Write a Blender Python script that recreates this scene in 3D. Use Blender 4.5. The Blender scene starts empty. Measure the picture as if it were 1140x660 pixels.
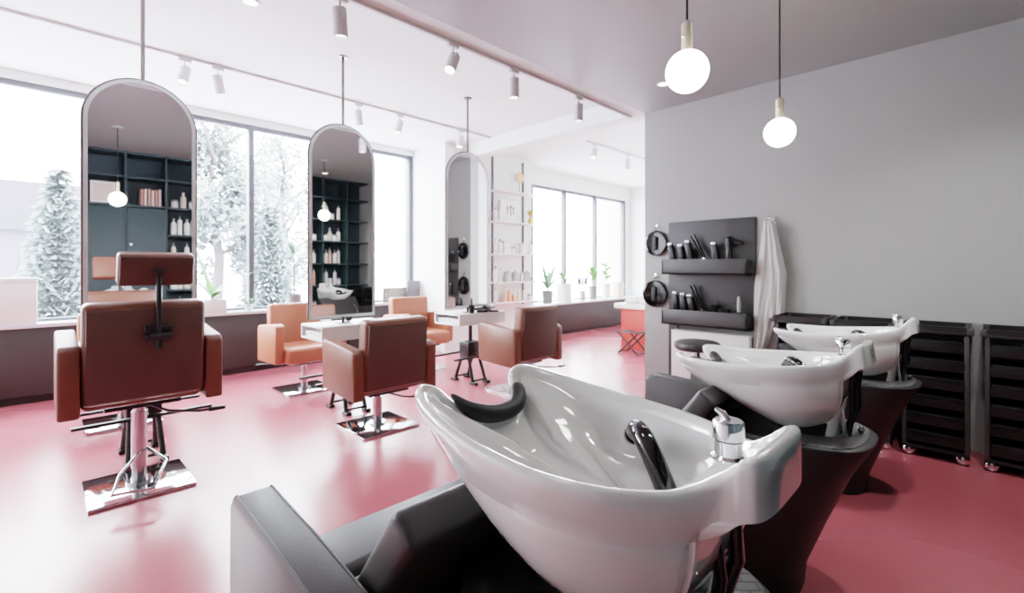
import bpy, bmesh, math, random
from mathutils import Vector, Matrix
random.seed(7)
C = bpy.context.scene.collection
PI = math.pi
R = math.radians

# ------------------------------------------------------------------ materials
def lin(c):
    return tuple(((v/255)/12.92 if v/255 <= .04045 else ((v/255+.055)/1.055)**2.4) for v in c) + (1,)

def mat(name, rgb, rough=.5, metal=0, var=.06, vscale=6, bump=0, bscale=200, spec=.5, coat=0, emit=0, trans=0, detail=3):
    m = bpy.data.materials.new(name); m.use_nodes = True
    nt = m.node_tree; b = nt.nodes['Principled BSDF']
    col = lin(rgb)
    tc = nt.nodes.new('ShaderNodeTexCoord')
    n = nt.nodes.new('ShaderNodeTexNoise'); n.inputs['Scale'].default_value = vscale; n.inputs['Detail'].default_value = detail
    nt.links.new(tc.outputs['Object'], n.inputs['Vector'])
    rmp = nt.nodes.new('ShaderNodeMix'); rmp.data_type = 'RGBA'
    rmp.inputs[6].default_value = tuple(min(1, v*(1-var)) for v in col[:3]) + (1,)
    rmp.inputs[7].default_value = tuple(min(1, v*(1+var)) for v in col[:3]) + (1,)
    nt.links.new(n.outputs['Fac'], rmp.inputs[0])
    nt.links.new(rmp.outputs[2], b.inputs['Base Color'])
    b.inputs['Roughness'].default_value = rough
    b.inputs['Metallic'].default_value = metal
    b.inputs['Specular IOR Level'].default_value = spec
    b.inputs['Coat Weight'].default_value = coat
    b.inputs['Coat Roughness'].default_value = .05
    b.inputs['Transmission Weight'].default_value = trans
    if emit:
        nt.links.new(rmp.outputs[2], b.inputs['Emission Color'])
        b.inputs['Emission Strength'].default_value = emit
    if bump:
        n2 = nt.nodes.new('ShaderNodeTexNoise'); n2.inputs['Scale'].default_value = bscale
        nt.links.new(tc.outputs['Object'], n2.inputs['Vector'])
        bp = nt.nodes.new('ShaderNodeBump'); bp.inputs['Strength'].default_value = bump; bp.inputs['Distance'].default_value = .002
        nt.links.new(n2.outputs['Fac'], bp.inputs['Height']); nt.links.new(bp.outputs['Normal'], b.inputs['Normal'])
    return m

M = {}
M['white_ceiling'] = mat('white_ceiling', (232,237,233), .8, var=.01)
M['white_trim'] = mat('white_trim', (226,240,234), .75, var=.01)
M['white_wall'] = mat('white_wall', (232,236,233), .75, var=.015)
M['grey_wall'] = mat('grey_wall', (156,157,153), .55, var=.04, vscale=1.2, bump=.15, bscale=60)
M['grey_ceiling'] = mat('grey_ceiling', (164,171,167), .5, var=.04, vscale=.8)
M['dark_cover'] = mat('dark_cover', (50,46,45), .5, var=.06)
M['plinth'] = mat('plinth', (34,29,29), .6)
M['sill'] = mat('sill', (205,208,212), .25, var=.02)
M['frame_grey'] = mat('frame_grey', (92,94,98), .4, metal=.3)
M['leather'] = mat('leather', (112,68,51), .42, var=.08, vscale=9, bump=.25, bscale=260)  # chair upholstery with backlit shade put into its colour, front row
M['leather_tan'] = mat('leather_tan', (170,105,80), .42, var=.08, vscale=9, bump=.25, bscale=260)  # same upholstery, colour lightened to stand for light on the far row
M['leather_dark'] = mat('leather_dark', (84,60,51), .6, var=.06, bump=.2)  # backlit shade of chair and headrest backs, painted as a darker copy
M['chrome'] = mat('chrome', (225,226,228), .08, metal=1, var=.02)
M['steel'] = mat('steel', (190,192,196), .16, metal=1, var=.04)
M['black_metal'] = mat('black_metal', (22,21,22), .35, var=.1)
M['black_plastic'] = mat('black_plastic', (20,20,21), .3, var=.1)
M['black_gloss'] = mat('black_gloss', (9,9,10), .07, var=.05, coat=.6)
M['rubber'] = mat('rubber', (32,32,33), .5, var=.1, bump=.2, bscale=300)
M['trolley'] = mat('trolley', (24,23,24), .4, var=.1)
M['trolley_rail'] = mat('trolley_rail', (62,61,62), .42, var=.06)
M['black_leather'] = mat('black_leather', (58,57,56), .42, spec=.5, var=.08, vscale=8, bump=.3, bscale=230)
M['black_base'] = mat('black_base', (30,28,28), .5, var=.08, bump=.2)
M['porcelain'] = mat('porcelain', (220,222,218), .1, var=.01, coat=1, spec=.6)
M['table'] = mat('table', (212,211,208), .4, var=.06, vscale=30, detail=8)
M['table_inner'] = mat('table_inner', (225,225,223), .5)
M['bronze'] = mat('bronze', (120,112,106), .3, metal=.8)
M['rim_light'] = mat('rim_light', (208,214,211), .3, metal=.2, var=.02)
M['brass'] = mat('brass', (222,214,190), .3, metal=.7, var=.04)
M['bulb'] = mat('bulb', (255,250,242), .4, emit=10.0, var=0)
M['spot_white'] = mat('spot_white', (206,204,202), .5, var=.02)
M['spot_lens'] = mat('spot_lens', (255,252,246), .4, emit=4.0, var=0)
M['dark_panel'] = mat('dark_panel', (60,61,61), .45, var=.08, vscale=14)
M['teal'] = mat('teal', (44,62,64), .5, var=.06)
M['teal_back'] = mat('teal_back', (34,48,52), .6, var=.05)
M['cloth'] = mat('cloth', (232,230,227), .9, var=.04, bump=.4, bscale=120)
M['coral'] = mat('coral', (214,84,72), .5, var=.04)
M['counter'] = mat('counter', (238,237,234), .3, var=.02)
M['plastic_white'] = mat('plastic_white', (234,232,228), .35, var=.03)
M['plastic_cream'] = mat('plastic_cream', (226,214,196), .4, var=.03)
M['plastic_peach'] = mat('plastic_peach', (232,180,150), .4, var=.03)
M['plastic_grey'] = mat('plastic_grey', (150,150,150), .4, var=.03)
M['cap_gold'] = mat('cap_gold', (196,170,96), .3, metal=.7)
M['wood'] = mat('wood', (214,176,134), .5, var=.12, vscale=20)
M['pot_grey'] = mat('pot_grey', (120,120,119), .6, var=.06)
M['pot_white'] = mat('pot_white', (226,225,221), .4, var=.03)
M['soil'] = mat('soil', (58,44,36), .9, var=.3, vscale=60)
M['leaf'] = mat('leaf', (98,150,66), .45, var=.3, vscale=14)
M['leaf_dark'] = mat('leaf_dark', (70,112,66), .45, var=.3, vscale=14)
M['stem'] = mat('stem', (96,110,62), .6)
M['bark'] = mat('bark', (82,78,76), .9, var=.3, vscale=12)
M['spruce'] = mat('spruce', (102,110,109), .9, var=.3, vscale=2)
M['bush'] = mat('bush', (102,110,110), .9, var=.3, vscale=2)
M['ground'] = mat('ground', (228,226,242), .9, var=.1)
M['house'] = mat('house', (84,82,90), .9, var=.06)
M['house_roof'] = mat('house_roof', (70,68,76), .9, var=.06)
M['art'] = mat('art', (150,150,140), .5, var=.7, vscale=22, detail=8)
M['grey_panel'] = mat('grey_panel', (112,113,116), .5)
M['book_a'] = mat('book_a', (214,196,186), .6, var=.06)
M['book_b'] = mat('book_b', (178,128,116), .6, var=.06)

def mk_mirror():
    m = bpy.data.materials.new('mirror_glass'); m.use_nodes = True
    b = m.node_tree.nodes['Principled BSDF']
    nt = m.node_tree
    n = nt.nodes.new('ShaderNodeTexNoise'); n.inputs['Scale'].default_value = 2
    r = nt.nodes.new('ShaderNodeMapRange'); r.inputs[3].default_value = .012; r.inputs[4].default_value = .02
    nt.links.new(n.outputs['Fac'], r.inputs[0]); nt.links.new(r.outputs[0], b.inputs['Roughness'])
    b.inputs['Base Color'].default_value = (.80,.80,.80,1); b.inputs['Metallic'].default_value = 1
    return m
M['mirror'] = mk_mirror()

def mk_glass():
    m = bpy.data.materials.new('window_glass'); m.use_nodes = True
    nt = m.node_tree; nt.nodes.clear()
    o = nt.nodes.new('ShaderNodeOutputMaterial'); mx = nt.nodes.new('ShaderNodeMixShader')
    t = nt.nodes.new('ShaderNodeBsdfTransparent'); g = nt.nodes.new('ShaderNodeBsdfGlossy'); f = nt.nodes.new('ShaderNodeFresnel')
    t.inputs[0].default_value = (.97,.98,.985,1); g.inputs['Roughness'].default_value = .0
    f.inputs[0].default_value = 1.3
    nt.links.new(f.outputs[0], mx.inputs[0]); nt.links.new(t.outputs[0], mx.inputs[1]); nt.links.new(g.outputs[0], mx.inputs[2])
    nt.links.new(mx.outputs[0], o.inputs[0])
    return m
M['glass'] = mk_glass()

def mk_jar():
    m = mat('jar_glass', (226,230,230), .1, var=.02, trans=.6)
    return m
M['jar'] = mk_jar()

def mk_floor():
    m = bpy.data.materials.new('pink_resin_floor'); m.use_nodes = True
    nt = m.node_tree; b = nt.nodes['Principled BSDF']
    tc = nt.nodes.new('ShaderNodeTexCoord')
    n = nt.nodes.new('ShaderNodeTexNoise'); n.inputs['Scale'].default_value = .7; n.inputs['Detail'].default_value = 0
    nt.links.new(tc.outputs['Object'], n.inputs['Vector'])
    cr = nt.nodes.new('ShaderNodeValToRGB')
    cr.color_ramp.elements[0].position = .3; cr.color_ramp.elements[0].color = lin((168,88,94))
    cr.color_ramp.elements[1].position = .7; cr.color_ramp.elements[1].color = lin((176,95,101))
    nt.links.new(n.outputs['Fac'], cr.inputs[0]); nt.links.new(cr.outputs[0], b.inputs['Base Color'])
    mr = nt.nodes.new('ShaderNodeMapRange'); mr.inputs[3].default_value = .22; mr.inputs[4].default_value = .32
    nt.links.new(n.outputs['Fac'], mr.inputs[0]); nt.links.new(mr.outputs[0], b.inputs['Roughness'])
    b.inputs['Specular IOR Level'].default_value = .85
    return m
M['floor'] = mk_floor()

def mk_weave():
    m = bpy.data.materials.new('woven_mat'); m.use_nodes = True
    nt = m.node_tree; b = nt.nodes['Principled BSDF']
    tc = nt.nodes.new('ShaderNodeTexCoord')
    mp = nt.nodes.new('ShaderNodeMapping'); mp.inputs['Rotation'].default_value = (0,0,R(45))
    br = nt.nodes.new('ShaderNodeTexBrick')
    br.inputs['Scale'].default_value = 16; br.inputs['Mortar Size'].default_value = .035; br.inputs['Mortar Smooth'].default_value = .7
    br.inputs['Color1'].default_value = lin((96,95,95)); br.inputs['Color2'].default_value = lin((84,83,83)); br.inputs['Mortar'].default_value = lin((46,45,45))
    br.inputs['Row Height'].default_value = .34; br.inputs['Brick Width'].default_value = .62
    nt.links.new(tc.outputs['Object'], mp.inputs[0]); nt.links.new(mp.outputs[0], br.inputs['Vector'])
    nt.links.new(br.outputs['Color'], b.inputs['Base Color'])
    bp = nt.nodes.new('ShaderNodeBump'); bp.invert = True; bp.inputs['Strength'].default_value = .8; bp.inputs['Distance'].default_value = .003
    nt.links.new(br.outputs['Fac'], bp.inputs['Height']); nt.links.new(bp.outputs['Normal'], b.inputs['Normal'])
    b.inputs['Roughness'].default_value = .45
    return m
M['weave'] = mk_weave()

# ------------------------------------------------------------------ mesh builder
class MB:
    def __init__(s): s.bm = bmesh.new()
    def _merge(s, b2, mtx=None):
        if mtx is not None: bmesh.ops.transform(b2, matrix=mtx, verts=b2.verts)
        me = bpy.data.meshes.new('tmp'); b2.to_mesh(me); b2.free()
        s.bm.from_mesh(me); bpy.data.meshes.remove(me)
        return s
    def box(s, x0, y0, z0, x1, y1, z1, r=0, seg=2, mtx=None):
        b = bmesh.new(); bmesh.ops.create_cube(b, size=1)
        bmesh.ops.scale(b, vec=(abs(x1-x0), abs(y1-y0), abs(z1-z0)), verts=b.verts)
        if r > 0: bmesh.ops.bevel(b, geom=b.edges[:], offset=r, segments=seg, affect='EDGES', profile=.5)
        bmesh.ops.translate(b, vec=((x0+x1)/2, (y0+y1)/2, (z0+z1)/2), verts=b.verts)
        return s._merge(b, mtx)
    def rbox(s, c, size, r=.01, seg=3, rot=None):
        m = Matrix.Translation(c)
        if rot: m = m @ (Matrix.Rotation(rot[2],4,'Z') @ Matrix.Rotation(rot[1],4,'Y') @ Matrix.Rotation(rot[0],4,'X'))
        h = [v/2 for v in size]
        return s.box(-h[0],-h[1],-h[2],h[0],h[1],h[2], r, seg, m)
    def cyl(s, p0, p1, r0, r1=None, seg=20):
        r1 = r0 if r1 is None else r1
        p0, p1 = Vector(p0), Vector(p1); d = p1-p0
        b = bmesh.new()
        bmesh.ops.create_cone(b, cap_ends=True, segments=seg, radius1=max(r0,1e-4), radius2=max(r1,1e-4), depth=d.length)
        m = Matrix.Translation((p0+p1)/2) @ d.to_track_quat('Z','Y').to_matrix().to_4x4()
        return s._merge(b, m)
    def sphere(s, c, r, sx=1, sy=1, sz=1, u=20, v=14):
        b = bmesh.new(); bmesh.ops.create_uvsphere(b, u_segments=u, v_segments=v, radius=r)
        return s._merge(b, Matrix.Translation(c) @ Matrix.Diagonal((sx,sy,sz,1)))
    def lathe(s, prof, c=(0,0,0), seg=20, mtx=None):
        b = bmesh.new(); rings = []
        for r, z in prof:
            if r < 1e-5: rings.append([b.verts.new((0,0,z))])
            else: rings.append([b.verts.new((r*math.cos(2*PI*i/seg), r*math.sin(2*PI*i/seg), z)) for i in range(seg)])
        for A, B in zip(rings, rings[1:]):
            for i in range(seg):
                j = (i+1) % seg
                f = [A[i % len(A)], A[j % len(A)], B[j % len(B)], B[i % len(B)]]
                u = []
                for v in f:
                    if v not in u: u.append(v)
                if len(u) > 2:
                    try: b.faces.new(u)
                    except ValueError: pass
        if len(rings[0]) > 1: b.faces.new(rings[0][::-1])
        if len(rings[-1]) > 1: b.faces.new(rings[-1])
        m = Matrix.Translation(c)
        return s._merge(b, m if mtx is None else mtx @ m)
    def tube(s, pts, rad, seg=12, closed=False):
        pts = [Vector(p) for p in pts]; n = len(pts)
        rs = rad if isinstance(rad, (list, tuple)) else [rad]*n
        b = bmesh.new(); rings = []; up = None
        for i, p in enumerate(pts):
            if closed: t = (pts[(i+1) % n]-pts[i-1]).normalized()
            else: t = (pts[min(i+1,n-1)]-pts[max(i-1,0)]).normalized()
            if up is None:
                up = t.orthogonal().normalized()
            up = (up - t*up.dot(t))
            up = up.normalized() if up.length > 1e-6 else t.orthogonal().normalized()
            w = t.cross(up)
            rings.append([b.verts.new(p + rs[i]*(math.cos(2*PI*k/seg)*up + math.sin(2*PI*k/seg)*w)) for k in range(seg)])
        for i in range(n if closed else n-1):
            A, B = rings[i], rings[(i+1) % n]
            for k in range(seg): b.faces.new([A[k], A[(k+1) % seg], B[(k+1) % seg], B[k]])
        if not closed:
            b.faces.new(rings[0][::-1]); b.faces.new(rings[-1])
        return s._merge(b)
    def prism(s, poly, h0, h1, axis='Z', mtx=None, r=0):
        """poly of (a,b), extruded along axis. X: (y,z), Y: (x,z), Z: (x,y)"""
        def p3(a, b_, h): return {'X': (h,a,b_), 'Y': (a,h,b_), 'Z': (a,b_,h)}[axis]
        b = bmesh.new()
        A = [b.verts.new(p3(p[0],p[1],h0)) for p in poly]; B = [b.verts.new(p3(p[0],p[1],h1)) for p in poly]
        n = len(poly)
        b.faces.new(A); b.faces.new(B[::-1])
        for i in range(n): b.faces.new([A[i], B[i], B[(i+1) % n], A[(i+1) % n]])
        bmesh.ops.recalc_face_normals(b, faces=b.faces[:])
        if r: bmesh.ops.bevel(b, geom=b.edges[:], offset=r, segments=2, affect='EDGES', profile=.5)
        return s._merge(b, mtx)
    def loft(s, rings, cap0=True, cap1=True):
        b = bmesh.new(); V = [[b.verts.new(p) for p in r] for r in rings]; n = len(rings[0])
        for A, B in zip(V, V[1:]):
            for i in range(n): b.faces.new([A[i], A[(i+1) % n], B[(i+1) % n], B[i]])
        if cap0: b.faces.new(V[0][::-1])
        if cap1: b.faces.new(V[-1])
        bmesh.ops.recalc_face_normals(b, faces=b.faces[:])
        return s._merge(b)
    def quad(s, pts):
        s.bm.faces.new([s.bm.verts.new(p) for p in pts]); return s
    def build(s, name, m, parent=None, loc=(0,0,0), rot=(0,0,0), smooth=True, angle=40):
        me = bpy.data.meshes.new(name)
        s.bm.to_mesh(me); s.bm.free()
        me.materials.append(m)
        if smooth:
            for p in me.polygons: p.use_smooth = True
            me.set_sharp_from_angle(angle=R(angle))
        o = bpy.data.objects.new(name, me); C.objects.link(o)
        o.location = loc; o.rotation_euler = rot
        if parent: o.parent = parent
        return o

def tag(o, label, cat, group=None):
    o['label'] = label; o['category'] = cat
    if group: o['group'] = group
    return o
def thing(name, label, cat, loc=(0,0,0), rz=0, group=None):
    o = bpy.data.objects.new(name, None); C.objects.link(o)
    o.empty_display_size = .1
    o.location = loc; o.rotation_euler = (0,0,rz)
    return tag(o, label, cat, group)
def struct(name, mb, m, **k):
    o = mb.build(name, m, **k); o['kind'] = 'structure'; return o
def dup(root, loc, rz=None, label=None, group=None):
    r = root.copy(); C.objects.link(r); r.location = loc
    if rz is not None: r.rotation_euler = (0,0,rz)
    if label: r['label'] = label
    if group: r['group'] = group
    def rec(o, par):
        for ch in list(o.children):
            c = ch.copy(); C.objects.link(c); c.parent = par
            rec(ch, c)
    rec(root, r)
    return r

# ------------------------------------------------------------------ camera: eye height 1.2 m, level, looking along (1,1)
FPX = 525.0
cam_d = bpy.data.cameras.new('camera'); cam = bpy.data.objects.new('camera', cam_d); C.objects.link(cam)
cam.location = (0,0,1.2); cam.rotation_euler = (R(90), 0, R(-45))
cam_d.sensor_width = 36; cam_d.lens = FPX/1140*36
cam_d.shift_y = -33/1140
cam_d.clip_start = .02
cam_d.dof.use_dof = True; cam_d.dof.focus_distance = 1.1; cam_d.dof.aperture_fstop = 5.0
bpy.context.scene.camera = cam

# ------------------------------------------------------------------ room shell
ZC = 2.95; ZG = 2.74; XW = 4.3; YG = 2.41; XL = -2.6; YB = -.95
struct('floor', MB().box(XL-.1, YB-.1, -.1, 9.6, 6.5, 0), M['floor'])
struct('ceiling', MB().box(XL-.1, YG, ZC, 9.6, 6.5, ZC+.1), M['white_ceiling'])
struct('ceiling_grey', MB().box(XL-.1, YB-.1, ZG, XW, YG, ZC+.1), M['grey_ceiling'])
struct('trim_1', MB().box(XL-.1, YG, ZG, XW+.2, YG+.2, ZC), M['white_trim'])           # white band beside the grey ceiling
struct('trim_2', MB().box(XW, YG+.2, 2.76, XW+.2, 5.3, ZC), M['white_ceiling'])            # cross beam
struct('wall_right', MB().box(XW, YB-.1, 0, XW+.15, YG, ZC+.1), M['grey_wall'])
struct('wall_back', MB().box(XL-.1, YB-.1, 0, XW, YB, ZG), M['white_wall'])
struct('wall_left', MB().box(XL-.1, YB, 0, XL, 6.5, ZC), M['white_wall'])
struct('wall_alcove_near', MB().box(XW+.15, YG-.1, 0, 9.6, YG, ZC), M['white_wall'])
struct('wall_alcove_end', MB().box(9.35, YG, 0, 9.5, 6.5, ZC), M['white_wall'])
struct('wall_pillar', MB().box(3.98, 5.3, 0, 5.76, 6.4, ZC), M['white_wall'])
YW = 6.12
struct('wall_window', MB().box(XL, YW-.03, 2.87, 3.98, YW+.2, ZC).box(XL, YW-.03, 0, 3.98, YW+.2, .66), M['white_wall'])
struct('wall_alcove_window', MB().box(5.76, 5.62, 2.66, 9.35, 5.85, ZC).box(5.76, 5.62, 0, 9.35, 5.85, .54).box(5.76,5.62,.54,6.1,5.85,2.66).box(9.2,5.62,.54,9.35,5.85,2.66), M['white_wall'])
# the boxed-in heaters below the windows
rc = thing('radiator_cover', 'long dark brown boxed heater cover under the large left window', 'radiator cover', (0,5.9,0))
MB().box(XL, 0, .07, 3.98, .185, .665, .004).build('front_panel', M['dark_cover'], rc)
MB().box(XL, .04, 0, 3.98, .185, .07).build('plinth', M['plinth'], rc)
MB().box(XL, -.03, .665, 3.98, .185, .70, .004).build('sill', M['sill'], rc)
rc2 = thing('radiator_cover', 'dark grey boxed heater cover under the far alcove window', 'radiator cover', (0,5.25,0))
MB().box(5.76, 0, .06, 9.35, .36, .535, .004).build('front_panel', M['dark_cover'], rc2)
MB().box(5.76, .04, 0, 9.35, .36, .06).build('plinth', M['plinth'], rc2)
MB().box(5.76, -.03, .535, 9.35, .36, .565, .004).build('sill', M['sill'], rc2)

def window(name, xs, y, z0, z1):
    w = bpy.data.objects.new(name, None); C.objects.link(w); w.location = (0,y,0); w['kind'] = 'structure'
    MB().box(xs[0]-.03, 0, z1-.05, xs[-1]+.03, .06, z1).box(xs[0]-.03, 0, z0, xs[-1]+.03, .06, z0+.045).build('window_frame', M['frame_grey'], w)
    for x in xs: MB().box(x-.03, -.02, z0, x+.03, .07, z1, .003).build('mullion', M['frame_grey'], w)
    for a, b in zip(xs, xs[1:]):
        MB().quad([(a+.03,.03,z0+.045),(b-.03,.03,z0+.045),(b-.03,.03,z1-.05),(a+.03,.03,z1-.05)]).build('pane', M['glass'], w)
window('window_1', [XL+.04, -1.5, -.41, .68, 1.76, 2.84, 3.94], YW, .68, 2.87)
window('window_2', [6.13, 7.06, 8.06, 9.14], 5.64, .54, 2.66)

# ------------------------------------------------------------------ styling chairs (facing +Y, column at the origin)
def make_chair(label, lift=0.0, headrest=False, lea='leather'):
    t = thing('styling_chair', label, 'chair', group='brown styling chairs')
    MB().box(-.225,-.225,0,.225,.225,.018,.005).build('base_plate', M['chrome'], t)
    MB().cyl((0,0,.018),(0,0,.22+lift),.036,seg=28).cyl((0,0,.018),(0,0,.035),.06).cyl((0,0,.2+lift),(0,0,.285+lift),.028).build('column', M['steel'], t)
    MB().box(-.16,-.18,.275+lift,.16,.18,.305+lift,.005).build('seat_bracket', M['black_metal'], t)
    z = lift
    MB().rbox((0,.02,.375+z),(.5,.50,.15),.035,4).build('seat', M[lea], t)
    b = MB()
    b.rbox((0,-.235,.585+z),(.50,.12,.50),.03,4, rot=(R(4),0,0))
    b.build('backrest', M[lea], t)
    MB().rbox((0,-.298,.575+z),(.47,.012,.45),.005,2, rot=(R(4),0,0)).build('back_panel', M['leather_dark'], t)
    for s in (-1,1):
        prof = [(-.29,.29+z),(.20,.31+z),(.215,.655+z),(.17,.675+z),(-.26,.635+z),(-.29,.61+z)]
        MB().prism(prof, s*.252, s*.335, 'X', r=.014).build('armrest', M[lea], t)
    lv = MB().tube([(.03,-.05,.26+z),(.10,-.2,.24+z),(.22,-.30,.235+z),(.30,-.31,.235+z)], .007).rbox((.30,-.31,.235+z),(.08,.03,.02),.006)
    lv.build('pump_lever', M['black_metal'], t)
    if headrest:
        MB().rbox((.04,-.33,.545+.11+z),(.11,.03,.035),.008).rbox((.04,-.33,.70+z),(.12,.03,.035),.008).cyl((.0,-.345,.66+z),(.09,-.345,.66+z),.018).build('headrest_clamp', M['black_metal'], t)
        MB().tube([(.04,-.335,.60+z),(.04,-.335,.83+z),(.04,-.33,.98+z)], .013).sphere((.04,-.335,.985+z),.024).build('headrest_post', M['black_metal'], t)
        h = MB().rbox((.035,-.30,1.0+z),(.315,.075,.165),.018,3, rot=(R(16),0,0)).build('headrest', M[lea], t)
        MB().rbox((.035,-.336,.99+z),(.298,.012,.145),.004,2, rot=(R(16),0,0)).build('headrest_back', M['leather_dark'], h)
    return t
c1 = make_chair('tall brown chair with a headrest in front of the leftmost mirror, seen from behind', .19, True); c1.location = (.385,3.29,0)
# foot pump loop in chrome on the raised chair
MB().tube([(.02,.0,.20),(-.10,-.16,.13),(-.14,-.30,.09),(.02,-.34,.09),(.10,-.14,.15),(.03,0,.2)], .008).build('foot_pump', M['steel'], c1)
c2 = make_chair('brown chair seen from behind at the middle mirror, on a square chrome plate'); c2.location = (1.80,3.24,0)
c3 = dup(c2, (3.30,3.22,.0), 0, 'brown chair seen from behind before the third arched mirror, behind the white basin')
a2 = make_chair('tan chair facing the room beyond the middle table, by the dark heater cover', lea='leather_tan'); a2.location = (1.83,4.72,0); a2.rotation_euler.z = PI
a3 = dup(a2, (3.18,4.72,0), PI, 'tan chair facing the room beyond the third table, below small framed picture')
a1 = dup(a2, (.45,4.72,0), PI, 'tan chair mostly hidden behind the leftmost mirror and the headrest chair')

# ------------------------------------------------------------------ hanging arched mirrors and their tables
YM = 3.78
def arch(r, z0, zt, n=28):
    zc = zt - r
    p = [(-r, z0)] + [(-r*math.cos(PI*i/n), zc + r*math.sin(PI*i/n)) for i in range(n+1)] + [(r, z0)]
    return p
def make_mirror(label):
    t = thing('arched_mirror', label, 'mirror', group='arched mirrors hung from the ceiling')
    z0, zt, r = .78, 2.385, .288
    def loop(rr, zz0, zzt):
        return [(x,0,z) for x, z in arch(rr, zz0, zzt)]
    MB().tube(loop(r, z0, zt), .0065, 10, closed=True).build('outer_frame', M['bronze'], t)
    # light metal rim between outer frame and glass
    po = arch(r-.006, z0+.005, zt-.006); pi_ = arch(r-.027, z0+.024, zt-.027)
    b = MB()
    for ysg in (-.012, .012):
        for i in range(len(po)):
            j = (i+1) % len(po)
            b.quad([(po[i][0],ysg,po[i][1]),(po[j][0],ysg,po[j][1]),(pi_[j][0],ysg*1.2,pi_[j][1]),(pi_[i][0],ysg*1.2,pi_[i][1])])
    for i in range(len(po)):
        j = (i+1) % len(po)
        b.quad([(po[i][0],-.012,po[i][1]),(po[j][0],-.012,po[j][1]),(po[j][0],.012,po[j][1]),(po[i][0],.012,po[i][1])])
    bmesh.ops.remove_doubles(b.bm, verts=b.bm.verts, dist=1e-5)
    b.build('rim', M['rim_light'], t)
    MB().prism(arch(r-.024, z0+.021, zt-.024), -.011, .011, 'Y').build('mirror_glass', M['mirror'], t, smooth=False)
    MB().cyl((0,0,zt-.005),(0,0,ZC),.012,seg=14).cyl((0,0,ZC-.008),(0,0,ZC),.04).build('ceiling_pole', M['bronze'], t)
    MB().cyl((0,0,.735),(0,0,z0+.01),.012).box(-.05,-.03,.733,.05,.03,.738).build('foot', M['black_metal'], t)
    return t
mx = [.46, 1.785, 3.13]
m1 = make_mirror('leftmost arched mirror hanging behind the chair with a headrest'); m1.location = (mx[0],YM,0)
dup(m1, (mx[1],YM,0), 0, 'middle arched mirror reflecting shelves full of bottles')
dup(m1, (mx[2],YM,0), 0, 'third arched mirror, reflecting grey wall and two round black hand mirrors')

def make_table(label):
    t = thing('styling_table', label, 'table', group='white box tables under the mirrors')
    x, y, z0, z1, th = .31, .205, .615, .73, .016
    b = MB().box(-x,-y,z1-th,x,y,z1,.002).box(-x,-y,z0,x,y,z0+th,.002).box(-x,-y,z0+th,x,-y+th,z1-th).box(-x,y-th,z0+th,x,y,z1-th).box(x-th,-y+th,z0+th,x,y-th,z1-th).box(-.05,-y+th,z0+th,-.05+th,y-th,z1-th)
    b.build('table_box', M['table'], t)
    d = MB()
    d.box(-.285,-.18,z0+th,-.07,.18,z0+th+.045,.004)
    for k in range(5): d.cyl((-.286,-.15+.075*k,z0+.045),(-.292,-.15+.075*k,z0+.045),.012,seg=12)
    d.build('tool_tray', M['table_inner'], t)
    MB().cyl((0,0,.40),(0,0,.617),.02).box(-.09,-.075,.25,.09,.075,.42,.008).build('support_box', M['black_metal'], t)
    for s in (-1,1):
        MB().tube([(s*.07,-.05,.27),(s*.078,-.10,.14),(s*.085,-.14,.02)], .017).tube([(s*.07,.05,.27),(s*.078,.10,.14),(s*.085,.14,.02)], .017).rbox((s*.085,-.155,.013),(.045,.09,.026),.006).rbox((s*.085,.155,.013),(.045,.09,.026),.006).build('leg', M['black_metal'], t)
    for s in (-1,1): MB().cyl((-.085,s*.155,.04),(.085,s*.155,.04),.010).build('stretcher', M['black_metal'], t)
    for s in (-1,1):
        MB().rbox((0,s*.165,.285),(.68,.03,.018),.004).cyl((0,s*.05,.34),(0,s*.165,.285),.012).build('foot_bar', M['black_metal'], t)
    return t
t1 = make_table('white box table partly hidden behind the tall headrest chair'); t1.location = (.46,YM,0)
dup(t1, (1.84,YM+.02,0), 0, 'white box table with open tray end under the middle mirror')
dup(t1, (3.20,YM+.04,0), 0, 'white box table under the third mirror, beside chair behind the basin')

# small tools lying on the tables
def hair_dryer(name_loc, rz, label):
    t = thing('hair_dryer', label, 'hair dryer', name_loc, rz)
    MB().lathe([(.0,-.09),(.03,-.085),(.038,-.03),(.036,.03),(.025,.08),(.024,.13),(0,.131)], mtx=Matrix.Translation((0,0,.038)) @ Matrix.Rotation(PI/2,4,'Y')).build('barrel', M['black_plastic'], t)
    MB().tube([(-.02,0,.03),(-.03,.07,.025),(-.045,.14,.02)], [.017,.016,.014]).build('handle', M['black_plastic'], t)
def brush(loc, rz, label):
    t = thing('hair_brush', label, 'brush', loc, rz)
    MB().cyl((-.03,0,.018),(.08,0,.018),.016).build('bristle_barrel', M['black_metal'], t)
    MB().tube([(-.03,0,.018),(-.09,0,.016),(-.15,0,.014)], [.009,.012,.008]).build('handle', M['black_plastic'], t)
brush((1.98,3.62,.73), .3, 'black round brush lying on the middle white table')
hair_dryer((1.90,3.92,.73), 1.2, 'black hair dryer lying on the middle white table behind the mirror')
hair_dryer((3.36,3.72,.73), .4, 'black hair dryer lying on right end of the third table')
brush((3.22,3.62,.73), 2.6, 'black round brush beside the dryer on the third table')
brush((.28,3.62,.73), .2, 'black round brush on the table behind the headrest chair')
t = thing('comb_cup', 'small dark cup of combs standing on the third table by the mirror', 'cup', (3.1,3.68,.73))
MB().lathe([(.0,.002),(.028,.0),(.032,.08),(.028,.08),(.026,.01),(0,.01)]).build('cup', M['black_plastic'], t)
MB().box(-.01,-.002,.01,.008,.002,.15).box(.008,.006,.01,.018,.01,.13).build('comb', M['black_metal'], t)

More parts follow.
